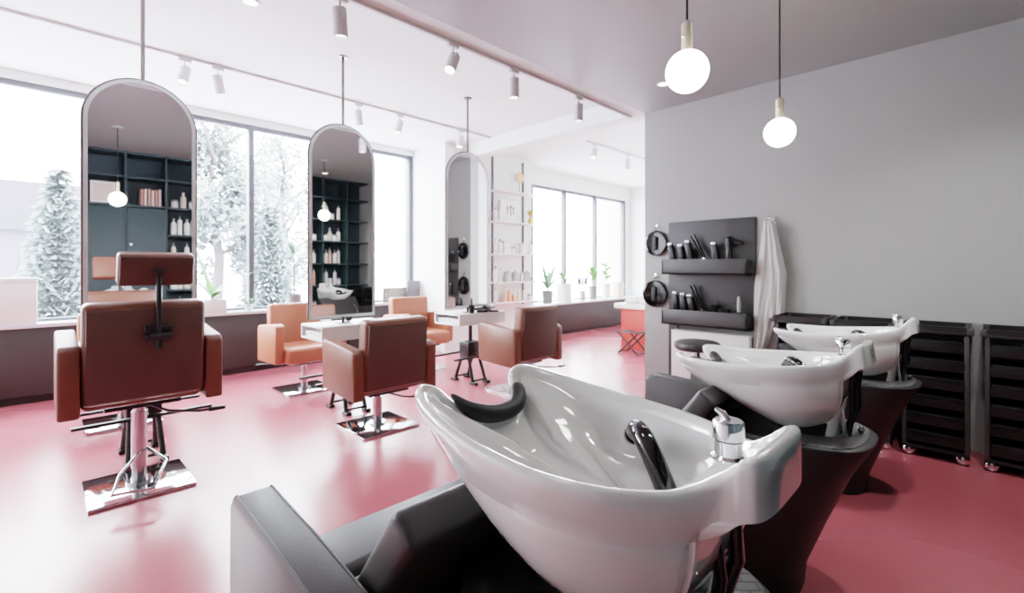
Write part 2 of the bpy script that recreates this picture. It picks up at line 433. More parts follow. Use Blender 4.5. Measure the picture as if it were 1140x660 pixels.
# ------------------------------------------------------------------ backwash units
def catmull(P, n):
    out = []; m = len(P)
    for i in range(m-1):
        p0 = Vector(P[max(i-1,0)]); p1 = Vector(P[i]); p2 = Vector(P[i+1]); p3 = Vector(P[min(i+2,m-1)])
        if i == 0: p0 = Vector((-P[1][0], P[1][1], P[1][2]))
        if i == m-2: p3 = Vector((-P[m-2][0], P[m-2][1], P[m-2][2]))
        for k in range(n):
            t = k/n
            out.append(.5*((2*p1)+(-p0+p2)*t+(2*p0-5*p1+4*p2-p3)*t*t+(-p0+3*p1-3*p2+p3)*t*t*t))
    out.append(Vector(P[-1]))
    return out
HALF = [(0,.272,.852),(.05,.280,.858),(.090,.308,.888),(.114,.342,.920),(.150,.352,.934),(.188,.325,.93),(.216,.25,.916),(.236,.13,.899),(.241,.01,.890),
        (.234,-.075,.886),(.214,-.145,.884),(.185,-.20,.884),(.152,-.243,.886),(.126,-.272,.896),(.111,-.293,.912),(.106,-.309,.928),(.104,-.322,.939),(.095,-.340,.945),(.06,-.347,.946),(0,-.348,.946)]
def sm(a, b, x):
    t = max(0, min(1, (x-a)/(b-a))); return t*t*(3-2*t)
def basin_mesh():
    h = catmull(HALF, 6)
    left = [Vector((-p.x, p.y, p.z)) for p in h[1:-1]][::-1]
    rim = h + left                       # neck centre -> +x side -> tap centre -> -x side
    n = len(rim)
    nor = []
    for i in range(n):
        t = rim[(i+1) % n]-rim[i-1]; t.z = 0
        v = Vector((t.y, -t.x, 0)); v.normalize()
        nor.append(v)
    # outward test
    if nor[n//4].x < 0: nor = [-v for v in nor]
    ctr = Vector((0,-.105,0)); zb = .635
    def blk(p): return sm(-.268, -.310, p.y)          # 1 on the tap block
    def body(p):                                     # plan outline of the bowl without the tap block
        if p.y > -.262: return Vector((p.x, p.y, 0))
        w = blk(p)
        return Vector((p.x*(1+.12*w), max(p.y, -.262 - .006*sm(-.262,-.345,p.y)), 0))
    def bottom(p):
        a = math.atan2(p.y-ctr.y, p.x) if abs(p.x)+abs(p.y-ctr.y) > 1e-6 else 0
        return Vector((.13*math.cos(a), -.075+.12*math.sin(a), 0))
    rings = []
    # inner surface from the drain outwards
    def inner(s, dz):
        r = []
        for p, nv in zip(rim, nor):
            q = body(p) - Vector((nv.x,nv.y,0))*.028
            if p.y < -.245: q = Vector((p.x*.88, max(p.y+.025,-.236), 0))
            neck = sm(.05,.30,p.y)
            a = math.atan2(p.y+.02, p.x)
            E = Vector((.165*math.cos(a), -.03+.17*math.sin(a), 0))
            qq = q.lerp(E, sm(0,1,s/.5)*.6+.4*s/.5) if s < .5 else E.lerp(ctr, (s-.5)/.5)
            zr = min(p.z, .90)if p.y < -.245 else p.z
            depth = (.745 - zr)
            prof = 1-(1-s)**(2.6-1.3*neck)
            z = zr - .02*(1-s) + (depth+.02)*prof*1.0 - .02*s*0
            r.append(Vector((qq.x, qq.y, z)))
        return r
    for s in (.985,.9,.8,.7,.6,.5,.42,.34,.26,.18,.11,.05,.015): rings.append(inner(s, 0))
    # ledge on the tap block / lip
    r = []
    for p, nv in zip(rim, nor):
        w = blk(p)
        q = p - nv*(.026)
        r.append(Vector((q.x, q.y, p.z - .012 - .020*w)))
    rings.append(r)
    for off, dz in ((.019,-.004),(.012,0),(.004,0.0),(-.001,-.004),(-.003,-.012)):
        rings.append([Vector((p.x-nv.x*off, p.y-nv.y*off, p.z+dz)) for p, nv in zip(rim, nor)])
    # skirt below the rim, then the bowl
    H = (.03,.055,.082)
    for k, hh in enumerate(H):
        r = []
        for p, nv in zip(rim, nor):
            neck = sm(.1,.3,p.y)
            w = blk(p)
            q = p - nv*(-.003 + (.002*k*k + .004*k)*(1-w)) - nv*.004*k*neck
            r.append(Vector((q.x, q.y, p.z-hh*(1-.35*neck))))
        rings.append(r)
    for hq in (.0,.08,.2,.34,.48,.60,.70,.78,.85,.91,.96,1.0):
        r = []
        for p, nv in zip(rim, nor):
            neck = sm(-.1,.3,p.y)
            w = blk(p)
            q = body(p) - nv*(.012 + .004*neck)*(1-w)
            z0 = p.z - .085*(1-.35*neck) - .012*w
            e = hq**(2.3-1.1*neck)
            b = bottom(p)
            qq = Vector((q.x,q.y,0)).lerp(b, e)
            r.append(Vector((qq.x, qq.y, z0 + (zb-z0)*hq)))
        rings.append(r)
    return rings
PIV = Vector((0,-.1,.65))
def make_backwash(label, tilt, zoff):
    zb = -zoff/.9
    t = thing('backwash_unit', label, 'salon basin chair', group='backwash units with white basins')
    rg = [[p-PIV for p in r] for r in basin_mesh()]
    bs = MB().loft(rg).build('basin', M['porcelain'], t, loc=PIV, rot=(tilt,0,0), angle=75)
    bs['label'] = 'white porcelain basin'
    # neck rest following the notch
    pts = []; rad = []
    P = [(-.100,.312,.908),(-.092,.290,.892),(-.075,.268,.876),(-.042,.252,.864),(0,.247,.860),(.042,.252,.864),(.074,.270,.878),(.092,.298,.900)]
    m = len(P)
    for i in range(m-1):
        p0=Vector(P[max(i-1,0)]);p1=Vector(P[i]);p2=Vector(P[i+1]);p3=Vector(P[min(i+2,m-1)])
        for k in range(5):
            u=k/5; pts.append(.5*((2*p1)+(-p0+p2)*u+(2*p0-5*p1+4*p2-p3)*u*u+(-p0+3*p1-3*p2+p3)*u**3)-PIV)
    pts.append(Vector(P[-1])-PIV)
    L = len(pts)
    for i in range(L):
        s = i/(L-1)
        rad.append(.003+.018*math.sin(min(1,s/.45)*PI/2)**.9 if s < .9 else .021*math.sqrt(max(.02,1-((s-.9)/.1)**2)))
    MB().tube(pts, rad, 16).build('neck_rest', M['rubber'], bs)
    # mixer tap
    f = MB()
    bx, by, bz = .01-PIV.x, -.262-PIV.y, .894-PIV.z
    f.lathe([(.026,0),(.026,.004),(.021,.008),(.021,.030),(.0,.031)], (bx,by,bz), 24)
    f.lathe([(.019,0.03),(.024,.033),(.024,.058),(.021,.062),(0,.062)], (bx,by,bz), 24)
    f.tube([(bx,by,bz+.058),(bx+.004,by+.010,bz+.068),(bx+.005,by+.022,bz+.074)], [.006,.006,.004])
    f.build('mixer_tap', M['chrome'], bs)
    # hand shower resting in the bowl
    hp = [(.150,-.012,.835),(.128,-.030,.856),(.102,-.060,.852),(.082,-.092,.826),(.070,-.122,.786),(.064,-.146,.742)]
    hp = [Vector(p)-PIV for p in hp]
    q = []
    for i in range(len(hp)-1):
        p0=hp[max(i-1,0)];p1=hp[i];p2=hp[i+1];p3=hp[min(i+2,len(hp)-1)]
        for k in range(5):
            u=k/5; q.append(.5*((2*p1)+(-p0+p2)*u+(2*p0-5*p1+4*p2-p3)*u*u+(-p0+3*p1-3*p2+p3)*u**3))
    q.append(hp[-1])
    MB().tube(q, [.0195+.002*math.sin(i*.12) for i in range(len(q))], 16).cyl(q[0]+Vector((.006,.006,-.004)), q[0]-Vector((.004,.004,-.003)), .022, .022).build('hand_shower', M['black_gloss'], bs)
    # drain
    MB().cyl((0,-.005,.097),(0,-.005,.103),.028).build('drain', M['chrome'], bs)
    # pale housing below the tap end
    def hring(y0, y1, xw, z, n=28):
        r = []
        for i in range(n):
            a = 2*PI*i/n; c_, s_ = math.cos(a), math.sin(a)
            r.append((xw*math.copysign(abs(c_)**.6, c_), (y0+y1)/2+(y1-y0)/2*math.copysign(abs(s_)**.6, s_), z))
        return r
    MB().loft([hring(-.215,-.10,.085,.603), hring(-.222,-.11,.09,.66), hring(-.235,-.13,.095,.72), hring(-.240,-.16,.095,.755)]).build('rear_housing', M['porcelain'], t)
    # pedestal: wide D-shaped top, raking down to the floor
    def dring(y0, y1, xw, z, n=32):
        r = []
        for i in range(n):
            a = 2*PI*i/n
            c_, s_ = math.cos(a), math.sin(a)
            ex = math.copysign(abs(c_)**.75, c_); ey = math.copysign(abs(s_)**.75, s_)
            r.append((xw*ex, (y0+y1)/2+(y1-y0)/2*ey, z))
        return r
    MB().loft([dring(-.08,.42,.20,zb), dring(-.09,.42,.205,.03), dring(-.17,.36,.222,.25), dring(-.25,.28,.238,.45), dring(-.325,.22,.25,.585), dring(-.328,.22,.25,.598), dring(-.322,.215,.246,.603)]).build('pedestal', M['black_base'], t, angle=50)
    MB().loft([dring(-.30,.0,.222,.602), dring(-.30,.0,.222,.607), dring(-.296,-.004,.218,.609)]).build('top_mat', M['weave'], t)
    MB().cyl((0,-.1,.605),(0,-.1,.66),.115,.125,seg=32).build('collar', M['black_metal'], t)
    MB().tube([(.02,-.27,.86),(.03,-.262,.80),(.045,-.262,.72),(.035,-.245,.66),(.0,-.22,.60)], .013).tube([(-.02,-.26,.86),(-.015,-.25,.78),(.01,-.25,.70),(-.01,-.24,.60)], .011).build('water_hose', M['black_gloss'], t)
    MB().cyl((-.05,-.24,.60),(-.06,-.215,.82),.008).sphere((.06,-.27,.622),.013).build('support_rod', M['steel'], t)
    # armchair
    for s in (-1,1):
        prof = [(.20,.04+zb),(.80,.04+zb),(.825,.40),(.82,.60),(.78,.625),(.50,.61),(.20,.585)]
        MB().prism(prof, s*.325, s*.425, 'X', r=.016).build('armrest', M['black_leather'], t)
        # stitched piping along the arm's edges
        a = MB()
        for xx in (s*.335, s*.417):
            a.tube([(xx,.803,.40),(xx*1,.80,.61),(xx,.78,.623),(xx,.50,.608),(xx,.22,.584)], .0035, 6)
        a.build('piping', M['black_leather'], t)
    MB().rbox((0,.675,.385),(.64,.215,.13),.025,4).build('seat', M['black_leather'], t)
    MB().rbox((0,.445,.378),(.64,.23,.12),.025,4).build('seat', M['black_leather'], t)
    MB().box(-.32,.22,zb,.32,.76,.32,.006).build('seat_base', M['black_base'], t)
    MB().rbox((0,.300,.574),(.63,.085,.40),.02,4, rot=(R(37),0,0)).build('backrest', M['black_leather'], t)
    bk = MB()
    for s in (1,):
        bk.tube([(s*.24,.47,.46),(s*.24,.36,.60),(s*.22,.26,.655),(s*.16,.16,.64),(s*.1,.10,.61)], .009)
    bk.build('recline_bracket', M['steel'], t)
    K = .9
    for o in t.children_recursive:
        o.data.transform(Matrix.Scale(K,4))
        o.location = o.location*K
        if o.parent == t:
            o.location.z += zoff
    return t
bw = [(.69,.495), (2.0,.55), (3.15,.515)]
b1 = make_backwash('nearest white basin with black chair, filling the centre foreground', R(0), .12); b1.location = (*bw[0],0)
b2 = make_backwash('middle white basin with black pedestal, right behind the nearest basin', R(-8), .065); b2.location = (*bw[1],0)
dup(b2, (*bw[2],0), 0, 'farthest white basin, standing beside the black drawer trolleys')

# ------------------------------------------------------------------ trolleys along the grey wall
def make_trolley(label):
    t = thing('salon_trolley', label, 'trolley', group='black drawer trolleys along the grey wall')
    w, d, h = .155, .17, .83      # half width (y), half depth (x)
    for s in (-1,1):
        b = MB().box(-d, s*w, .07, -d+.03, s*(w-.022), h, .003).box(d-.03, s*w, .07, d, s*(w-.022), h, .003).box(-d, s*w, .07, d, s*(w-.012), h-.03)
        b.rbox((-d+.01, s*(w+.006), h-.02),(.05,.03,.04),.004).build('side_frame', M['trolley_rail'], t)
    MB().box(-d-.01,-w-.012,h-.045,d+.01,w+.012,h-.03,.003).box(-d-.01,-w-.012,h-.03,-d,w+.012,h+.005).box(d,-w-.012,h-.03,d+.01,w+.012,h+.005).box(-d,-w-.012,h-.03,d,-w-.004,h+.005).box(-d,w+.004,h-.03,d,w+.012,h+.005).build('top_tray', M['trolley'], t)
    for k in range(6):
        z = .10+k*.115
        MB().box(-d-.006,-w+.025,z,d-.01,w-.025,z+.062,.003).box(-d-.02,-w+.03,z+.062,-d+.012,w-.03,z+.070,.002).build('drawer', M['trolley'], t)
    MB().box(-d,-w,.055,d,w,.075,.003).build('base', M['trolley'], t)
    for sx in (-1,1):
        for sy in (-1,1):
            c = MB().sphere((sx*.14,sy*.125,.034),.034,.7,1,1).cyl((sx*.14,sy*.125,.03),(sx*.14,sy*.125,.058),.009).rbox((sx*.14,sy*.125,.044),(.026,.05,.02),.008)
            c.build('castor', M['chrome'], t)
    return t
ty = [.955,.585,.215,-.16]
tl = ['black drawer trolley farthest along the grey wall, just right of the white robe','black drawer trolley second from the white robe, behind the farthest basin','black drawer trolley in full view right of the farthest basin','black drawer trolley at the right edge of the photo']
tr1 = make_trolley(tl[0]); tr1.location = (4.09,ty[0],0)
for y, l in zip(ty[1:], tl[1:]): dup(tr1, (4.09,y,0), 0, l)

# ------------------------------------------------------------------ wall shelf panel, its tools, hand mirrors, robe
sp = thing('tool_shelf', 'dark grey wall panel with two ledges of black hair tools', 'shelf', (XW,1.75,0))
MB().box(-.02,-.385,.66,0,.395,1.625,.002).build('back_panel', M['dark_panel'], sp)
MB().box(-.02,.30,.0,0,.395,.66).build('post', M['dark_panel'], sp)
for z in (1.13,.665):
    MB().box(-.15,-.36,z,-.02,.40,z+.015).box(-.14,-.35,z+.10,-.02,.39,z+.115).box(-.15,-.36,z,-.135,.40,z+.14,.002).box(-.15,.387,z,-.02,.40,z+.12).box(-.15,-.36,z,-.02,-.347,z+.12).build('ledge', M['dark_panel'], sp)
def clipper(loc, lean, label, rz=0, k=1.0):
    t = thing('hair_clipper', label, 'hair clipper', loc, rz)
    t.rotation_euler = (lean,0,0)
    MB().rbox((0,0,.085*k),(.05,.055,.15*k),.012,3).build('body', M['black_plastic'], t)
    MB().rbox((0,0,.172*k),(.03,.042,.03),.004).build('blade', M['steel'], t)
def flat_iron(loc, lean, label):
    t = thing('hair_straightener', label, 'hair straightener', loc); t.rotation_euler = (lean,0,0)
    MB().rbox((0,-.013,.13),(.03,.014,.25),.006).build('plate_arm', M['black_plastic'], t)
    MB().rbox((0,.013,.13),(.03,.014,.25),.006, rot=(R(-4),0,0)).build('plate_arm', M['black_plastic'], t)
    MB().cyl((-.016,0,.01),(.016,0,.01),.016).build('hinge', M['steel'], t)
zu, zl = 1.247, .782
xs_ = XW-.075
clipper((xs_,2.06,zu), R(-14), 'black clipper leaning at the left end of upper ledge')
clipper((xs_,1.98,zu), R(-8), 'second black clipper from the left on the upper ledge', k=.9)
clipper((xs_,1.895,zu), R(-12), 'third black clipper from the left on the upper ledge', k=1.1)
flat_iron((xs_,1.775,zu+.014), R(-26), 'tall black straightener leaning on the upper ledge')
clipper((xs_,1.665,zu), R(-10), 'short black clipper beside the tall straightener, upper ledge', k=.95)
t = thing('hair_dryer', 'black hair dryer standing on its nozzle at the right of upper ledge', 'hair dryer', (xs_,1.56,zu))
MB().lathe([(0,0),(.045,0),(.045,.012),(.03,.03),(.026,.10),(.034,.15),(.036,.2),(.02,.215),(0,.215)]).build('barrel', M['black_plastic'], t)
MB().tube([(0,-.01,.17),(0,-.06,.165),(0,-.11,.15)], [.016,.015,.013]).build('handle', M['black_plastic'], t)
clipper((xs_,2.04,zl), R(-4), 'black clipper at the left end of lower ledge', k=1.0)
clipper((xs_,1.96,zl), R(-6), 'second black clipper from the left on the lower ledge', k=.95)
clipper((xs_,1.88,zl), R(-12), 'third black clipper from the left on the lower ledge', k=.9)
flat_iron((xs_,1.80,zl+.014), R(-20), 'black straightener leaning in the middle of the lower ledge')
t = thing('diffuser', 'spiky black dryer diffuser on the lower ledge', 'hair dryer diffuser', (xs_,1.68,zl))
MB().lathe([(0,0),(.02,0),(.022,.04),(.05,.07),(.052,.08),(0,.07)]).build('bowl', M['black_plastic'], t)
d = MB()
for k in range(8): d.cyl((.03*math.cos(k*PI/4),.03*math.sin(k*PI/4),.07),(.036*math.cos(k*PI/4),.036*math.sin(k*PI/4),.13),.004,.002,8)
d.build('prongs', M['black_plastic'], t)
t = thing('trimmer', 'slim upright trimmer on a stand at the right of lower ledge', 'trimmer', (xs_,1.48,zl))
MB().lathe([(0,0),(.04,0),(.04,.015),(.02,.03),(0,.03)]).build('stand', M['black_plastic'], t)
MB().lathe([(.012,.025),(.016,.08),(.014,.14),(.008,.165),(0,.166)]).build('body', M['plastic_grey'], t)
t = thing('tint_cup', 'small black cup between diffuser and trimmer, lower ledge', 'cup', (xs_,1.575,zl))
MB().lathe([(0,0),(.02,0),(.026,.05),(.022,.05),(.018,.006),(0,.006)]).build('cup', M['black_plastic'], t)
MB().tube([(0,.024,.04),(0,.04,.03),(0,.022,.012)], .003, 8).build('handle', M['black_plastic'], t)

def hand_mirror(y, z, r, label):
    t = thing('hand_mirror', label, 'mirror', (XW,y,z), group='round hand mirrors on hooks')
    rx = Matrix.Rotation(-PI/2,4,'Y')
    MB().lathe([(0,.010),(r*.94,.010),(r,.018),(r,.030),(r*.95,.036),(r*.9,.034),(0,.034)], seg=40, mtx=rx).build('disc', M['black_plastic'], t)
    MB().lathe([(r*.9,.034),(r*.92,.0385),(r*.84,.039),(r*.82,.035)], seg=40, mtx=rx).build('rim_ring', M['black_gloss'], t)
    MB().rbox((-.048,0,0),(.022,.042,r*1.05),.010,3).rbox((-.036,0,r*.42),(.02,.036,.03),.004).rbox((-.036,0,-r*.42),(.02,.036,.03),.004).build('grip', M['rubber'], t)
    MB().cyl((0,0,r+.035),(-.035,0,r+.035),.007).sphere((-.037,0,r+.035),.012).rbox((-.003,0,r+.045),(.006,.022,.05),.003).build('hook', M['chrome'], t)
    MB().tube([(-.03,0,r+.036),(-.03,.012,r+.01),(-.03,0,r-.01),(-.03,-.012,r+.01)], .003, 6, closed=True).build('hanging_loop', M['black_plastic'], t)
hand_mirror(2.275, 1.43, .122, 'upper round black hand mirror hanging on the grey wall')
hand_mirror(2.287, .935, .132, 'lower round black hand mirror hanging on the grey wall')

def robe():
    t = thing('salon_robe', 'white robe hanging from a hook on the grey wall', 'robe', (XW,1.26,0))
    def wallpt(px, py, X=XW-.05):
        tt = (px-570)/FPX; Y = X*(1-tt)/(1+tt); d = (X+Y)*.70711
        return Y-1.26, 1.2-(py-297)*d/FPX
    def sheet(rows, nu, x0, amp, fold, ph):
        b = MB(); G = []
        nv = 40
        for j in range(nv+1):
            v = j/nv*(len(rows)-1); i = min(int(v), len(rows)-2); f = v-i
            f = f*f*(3-2*f)*.5+f*.5
            l = rows[i][0]+(rows[i+1][0]-rows[i][0])*f; r = rows[i][1]+(rows[i+1][1]-rows[i][1])*f; y = rows[i][2]+(rows[i+1][2]-rows[i][2])*(v-i)
            row = []
            for k in range(nu+1):
                u = k/nu
                Y, z = wallpt(l+(r-l)*u, y)
                a = amp*(.35+.65*j/nv)
                x = x0 + a*math.sin(u*fold*PI+ph+.8*math.sin(j*.11)) + .4*a*math.sin(u*fold*2.3*PI+ph*2+j*.07) - .02*math.sin(PI*u)
                row.append(b.bm.verts.new((x, Y, z)))
            G.append(row)
        for j in range(nv):
            for k in range(nu): b.bm.faces.new([G[j][k],G[j][k+1],G[j+1][k+1],G[j+1][k]])
        bmesh.ops.solidify(b.bm, geom=b.bm.faces[:], thickness=.006)
        return b
    sheet([(850,864,246),(847,868,268),(843,874,295),(839.5,876,318),(839,868,340),(839.5,862,360),(840,857,378),(839,853,390)], 30, -.055, .016, 5, .4).build('body', M['cloth'], t, angle=80)
    sheet([(855,865,250),(857,871,280),(858,877,305),(857,876,325),(856,875,342),(856,873,353)], 22, -.085, .014, 4, 1.7).build('sleeve', M['cloth'], t, angle=80)
    Y, z = wallpt(857, 243)
    MB().cyl((0,Y,z),(-.06,Y,z),.008).sphere((-.062,Y,z),.016).rbox((-.004,Y,z),(.008,.05,.03),.003).build('hook', M['chrome'], t)
robe()

# white panel radiator under the shelf
rd = thing('radiator', 'white panel radiator with grille on the grey wall under the tool shelf', 'radiator', (XW,1.66,0))
MB().box(-.10,-.27,.10,-.03,.42,.60,.006).build('panel', M['plastic_white'], rd)
g = MB()
for k in range(23): g.box(-.10,-.255+.0295*k,.602,-.03,-.242+.0295*k,.61)
g.box(-.102,-.27,.598,-.098,.42,.612).box(-.032,-.27,.598,-.028,.42,.612)
g.build('grille', M['plastic_white'], rd)
MB().cyl((-.065,-.21,0),(-.065,-.21,.11),.012).cyl((-.065,.36,0),(-.065,.36,.11),.012).build('pipe', M['plastic_white'], rd)

# round black stool in front of the radiator
st = thing('round_stool', 'round black swivel stool in front of the white radiator', 'stool', (3.62,1.58,0))
MB().lathe([(0,.555),(.15,.555),(.168,.57),(.172,.59),(.165,.61),(.14,.62),(0,.622)], seg=36).build('seat', M['black_leather'], st)
MB().cyl((0,0,.10),(0,0,.56),.022).cyl((0,0,.30),(0,0,.50),.03).build('gas_column', M['steel'], st)
MB().tube([(.02,0,.545),(.12,.1,.535),(.15,.13,.52)], .006).build('lever', M['black_metal'], st)
for k in range(5):
    a = 2*PI*k/5+.3
    MB().tube([(0,0,.10),(.12*math.cos(a),.12*math.sin(a),.09),(.24*math.cos(a),.24*math.sin(a),.065)], [.02,.016,.012]).build('base_arm', M['black_metal'], st)
    MB().sphere((.24*math.cos(a),.24*math.sin(a),.028),.028,.8,.8,1).cyl((.24*math.cos(a),.24*math.sin(a),.03),(.24*math.cos(a),.24*math.sin(a),.06),.008).build('castor', M['black_plastic'], st)

# ------------------------------------------------------------------ lamps
def make_pendant(label):
    t = thing('pendant_lamp', label, 'lamp', group='globe pendant lamps over the basins')
    zb, r = 1.945, .079
    MB().sphere((0,0,zb), r, u=32, v=20).build('globe_bulb', M['bulb'], t)
    MB().cyl((0,0,zb+r-.006),(0,0,zb+r+.10),.0215).cyl((0,0,zb+r+.10),(0,0,zb+r+.115),.0215,.008).cyl((-.02,0,zb+r+.045),(-.034,0,zb+r+.045),.004).sphere((-.036,0,zb+r+.045),.006).build('socket', M['brass'], t)
    MB().cyl((0,0,zb+r+.11),(0,0,ZG),.0045,seg=10).build('cord', M['black_plastic'], t)
    MB().cyl((0,0,ZG-.02),(0,0,ZG),.05).build('ceiling_rose', M['grey_ceiling'], t)
    return t
p1 = make_pendant('larger glowing globe pendant, left of the two in view'); p1.location = (1.745,.80,0)
dup(p1, (2.90,.80,0), 0, 'smaller looking globe pendant, right of the two in view')
dup(p1, (.60,.80,0), 0, 'globe pendant above the nearest basin, seen only in the leftmost mirror')
def lamp(kind, name, loc, energy, size=.1, rot=None, spot=None, color=(1,1,1)):
    l = bpy.data.lights.new(name, kind); l.energy = energy; l.color = color
    if kind in ('POINT','SPOT'): l.shadow_soft_size = size
    if kind == 'AREA': l.shape = 'RECTANGLE'; l.size, l.size_y = size
    if spot: l.spot_size = spot; l.spot_blend = 1.0
    o = bpy.data.objects.new(name, l); C.objects.link(o); o.location = loc
    if rot: o.rotation_euler = rot
    return o

def track(y, x0, x1, z, label):
    o = MB().box(x0, y-.017, z-.022, x1, y+.017, z, .002).build('lighting_track', M['spot_white'])
    tag(o, label, 'lighting track')
def make_spot(label):
    t = thing('track_spotlight', label, 'spotlight', group='white spotlights on ceiling tracks')
    MB().rbox((0,0,-.012),(.09,.03,.024),.003).cyl((0,0,-.02),(0,0,-.07),.007).rbox((0,0,-.075),(.014,.088,.012),.002).rbox((0,.043,-.10),(.014,.005,.06),.001).rbox((0,-.043,-.10),(.014,.005,.06),.001).build('mount', M['spot_white'], t)
    return t
def spot_body(t, rot):
    h = MB().lathe([(0,.05),(.036,.05),(.040,.046),(.040,-.105),(.037,-.105),(.034,-.09),(0,-.09)], seg=28).build('lamp_head', M['spot_white'], t, loc=(0,0,-.115), rot=rot)
    MB().cyl((0,0,-.092),(0,0,-.089),.033,seg=24).build('lens', M['spot_lens'], h)
track(4.70, XL, 4.28, ZC, 'long white ceiling track nearer the windows, above the mirrors')
track(2.56, XL, 4.28, ZG, 'white ceiling track beside the grey ceiling edge')
track(3.88, 5.35, 8.2, ZC, 'short white ceiling track in the far alcove')
wl = ['leftmost white spotlight on the window side track','second white spotlight from the left on the window side track','white spotlight on the window side track, right of the middle mirror pole','fourth white spotlight from the left on the window side track','white spotlight just beside the third mirror pole on the window side track']
for x, l, rt in zip([.85,1.09,2.39,2.89,3.77], wl, [(R(-18),R(14),0),(R(10),R(-14),0),(R(6),R(-10),0),(R(-6),R(18),0),(R(-8),R(14),0)]):
    s = make_spot(l); s.location = (x,4.70,ZC-.022); spot_body(s, rt)
gl = ['nearest white spotlight beside the grey ceiling, cut by the top photo edge','second white spotlight along the grey ceiling edge, tilted to the left','third white spotlight along the grey ceiling edge, pointing straight down','farthest white spotlight along the grey ceiling edge']
for x, l, rt in zip([1.19,1.99,2.58,3.40], gl, [(R(6),R(-6),0),(R(-14),R(30),0),(0,0,0),(0,0,0)]):
    s = make_spot(l); s.location = (x,2.56,ZG-.022); spot_body(s, rt)
for x, l, rt in zip([5.52,6.40], ['left white spotlight on the far alcove track','right white spotlight on the far alcove track'], [(R(-10),R(28),0),(0,R(-6),0)]):
    s = make_spot(l); s.location = (x,3.88,ZC-.022); spot_body(s, rt)
for x, y, z, l in ((3.70,1.90,ZG,'round recessed downlight in the grey ceiling beside the pendant'),(.98,3.42,ZC,'round recessed downlight in the white ceiling at the top edge'),(2.3,.05,ZG,'round recessed downlight in the grey ceiling above the passage behind the basins'),(3.3,-.1,ZG,'round recessed downlight in the grey ceiling near the drawer trolleys')):
    t = thing('downlight', l, 'ceiling light', (x,y,z))
    MB().lathe([(.042,0),(.058,0),(.058,-.006),(.045,-.010),(.042,-.004)], seg=32).build('ring', M['spot_white'], t)
    MB().cyl((0,0,-.004),(0,0,-.001),.043,seg=32).build('lens', M['spot_lens'], t)

# ------------------------------------------------------------------ shelves on the white pillar
YP = 5.3
rails = thing('wall_shelving', 'tall white wall shelves on two dark rails on the pillar', 'shelving', (5.2,YP,0))
for x in (-.33,.34):
    MB().box(x-.014,-.022,.60,x+.014,0,2.88,.002).build('rail', M['frame_grey'], rails)
shz = [2.36,1.89,1.40,.97,.66]
for z in shz:
    MB().box(-.40,-.20,z-.022,.50,-.022,z,.003).build('shelf', M['plastic_white'], rails)
def bottle_prof(k):
    if k == 0: return [(0,0),(.030,0),(.032,.006),(.032,.13),(.026,.15),(.012,.16),(.012,.17)], [(.014,.165),(.014,.205),(0,.206)]
    if k == 1: return [(0,0),(.036,0),(.038,.006),(.038,.075),(.034,.08)], [(.039,.078),(.039,.10),(0,.101)]
    if k == 2: return [(0,0),(.026,0),(.028,.006),(.026,.17),(.02,.19),(.011,.195)], [(.011,.193),(.012,.215),(.004,.22),(.004,.245),(0,.246)]
    return [(0,0),(.021,0),(.022,.005),(.026,.15),(.004,.19)], [(.022,0),(.023,.022),(.021,.023)]
KIND = ['bottle','jar','pump bottle','tube']
NAMES = ['product_bottle','product_jar','pump_bottle','product_tube']
protos = {}
def product(k, mk, loc, label, group, sc=1):
    key = (k, mk)
    if key not in protos:
        t = thing(NAMES[k], label, KIND[k], loc, 0, group)
        bp, cp = bottle_prof(k)
        MB().lathe(bp, seg=16).build('body', M[mk], t)
        MB().lathe(cp, seg=16).build('cap', M['plastic_grey' if mk == 'plastic_white' else 'plastic_white'] if k != 3 else M['plastic_grey'], t)
        t.scale = (sc,)*3
        protos[key] = t
        return t
    o = dup(protos[key], loc, 0, label, group); o.scale = (sc,)*3
    return o
ORD = ['leftmost','second from left','third from left','fourth from left','fifth from left','sixth from left','seventh from left','eighth from left','ninth from left']
CW = {'plastic_white':'white','plastic_cream':'cream','plastic_peach':'peach','plastic_grey':'grey'}
rowsP = [
 (1.89,'second',[(-.36,0,'plastic_white',1.0),(-.27,2,'plastic_white',.9)]),
 (1.40,'third',[(-.36,2,'plastic_white',1.0),(-.27,0,'plastic_white',1.1),(.0,1,'plastic_white',1.1),(.09,0,'plastic_cream',.9),(.33,3,'plastic_white',1.0),(.41,0,'plastic_white',1.05)]),
 (.97,'fourth',[(-.36,0,'plastic_white',1.2),(-.26,2,'plastic_white',.9),(.20,0,'plastic_cream',.8),(.44,1,'plastic_grey',.9)]),
 (.66,'lowest',[(-.36,2,'plastic_white',1.0),(-.16,0,'plastic_peach',1.0),(-.07,0,'plastic_peach',1.1),(.03,1,'plastic_peach',1.2),(.13,0,'plastic_cream',1.0),(.26,2,'plastic_white',.9),(.40,1,'plastic_white',1.0)])]
for z, rn, items in rowsP:
    for i, (x, k, mk, sc) in enumerate(items):
        product(k, mk, (5.2+x, YP-.11, z), f'{CW[mk]} {KIND[k]} on the {rn} pillar shelf, {ORD[i]}', 'hair products on the pillar shelves', sc)
def carton(loc, size, label, m='plastic_white'):
    t = thing('product_carton', label, 'box', loc)
    x, y, z = size
    MB().box(-x/2,-y/2,0,x/2,y/2,z,.003).build('carton', M[m], t)
    MB().box(-x/2-.001,-y/2-.001,z*.82,x/2+.001,y/2+.001,z,.003).build('lid', M['plastic_cream'], t)
carton((5.06,YP-.10,1.40), (.15,.1,.20), 'white carton in the middle of the third pillar shelf')
carton((5.42,YP-.10,1.40), (.12,.1,.17), 'white carton right of the middle on the third pillar shelf')
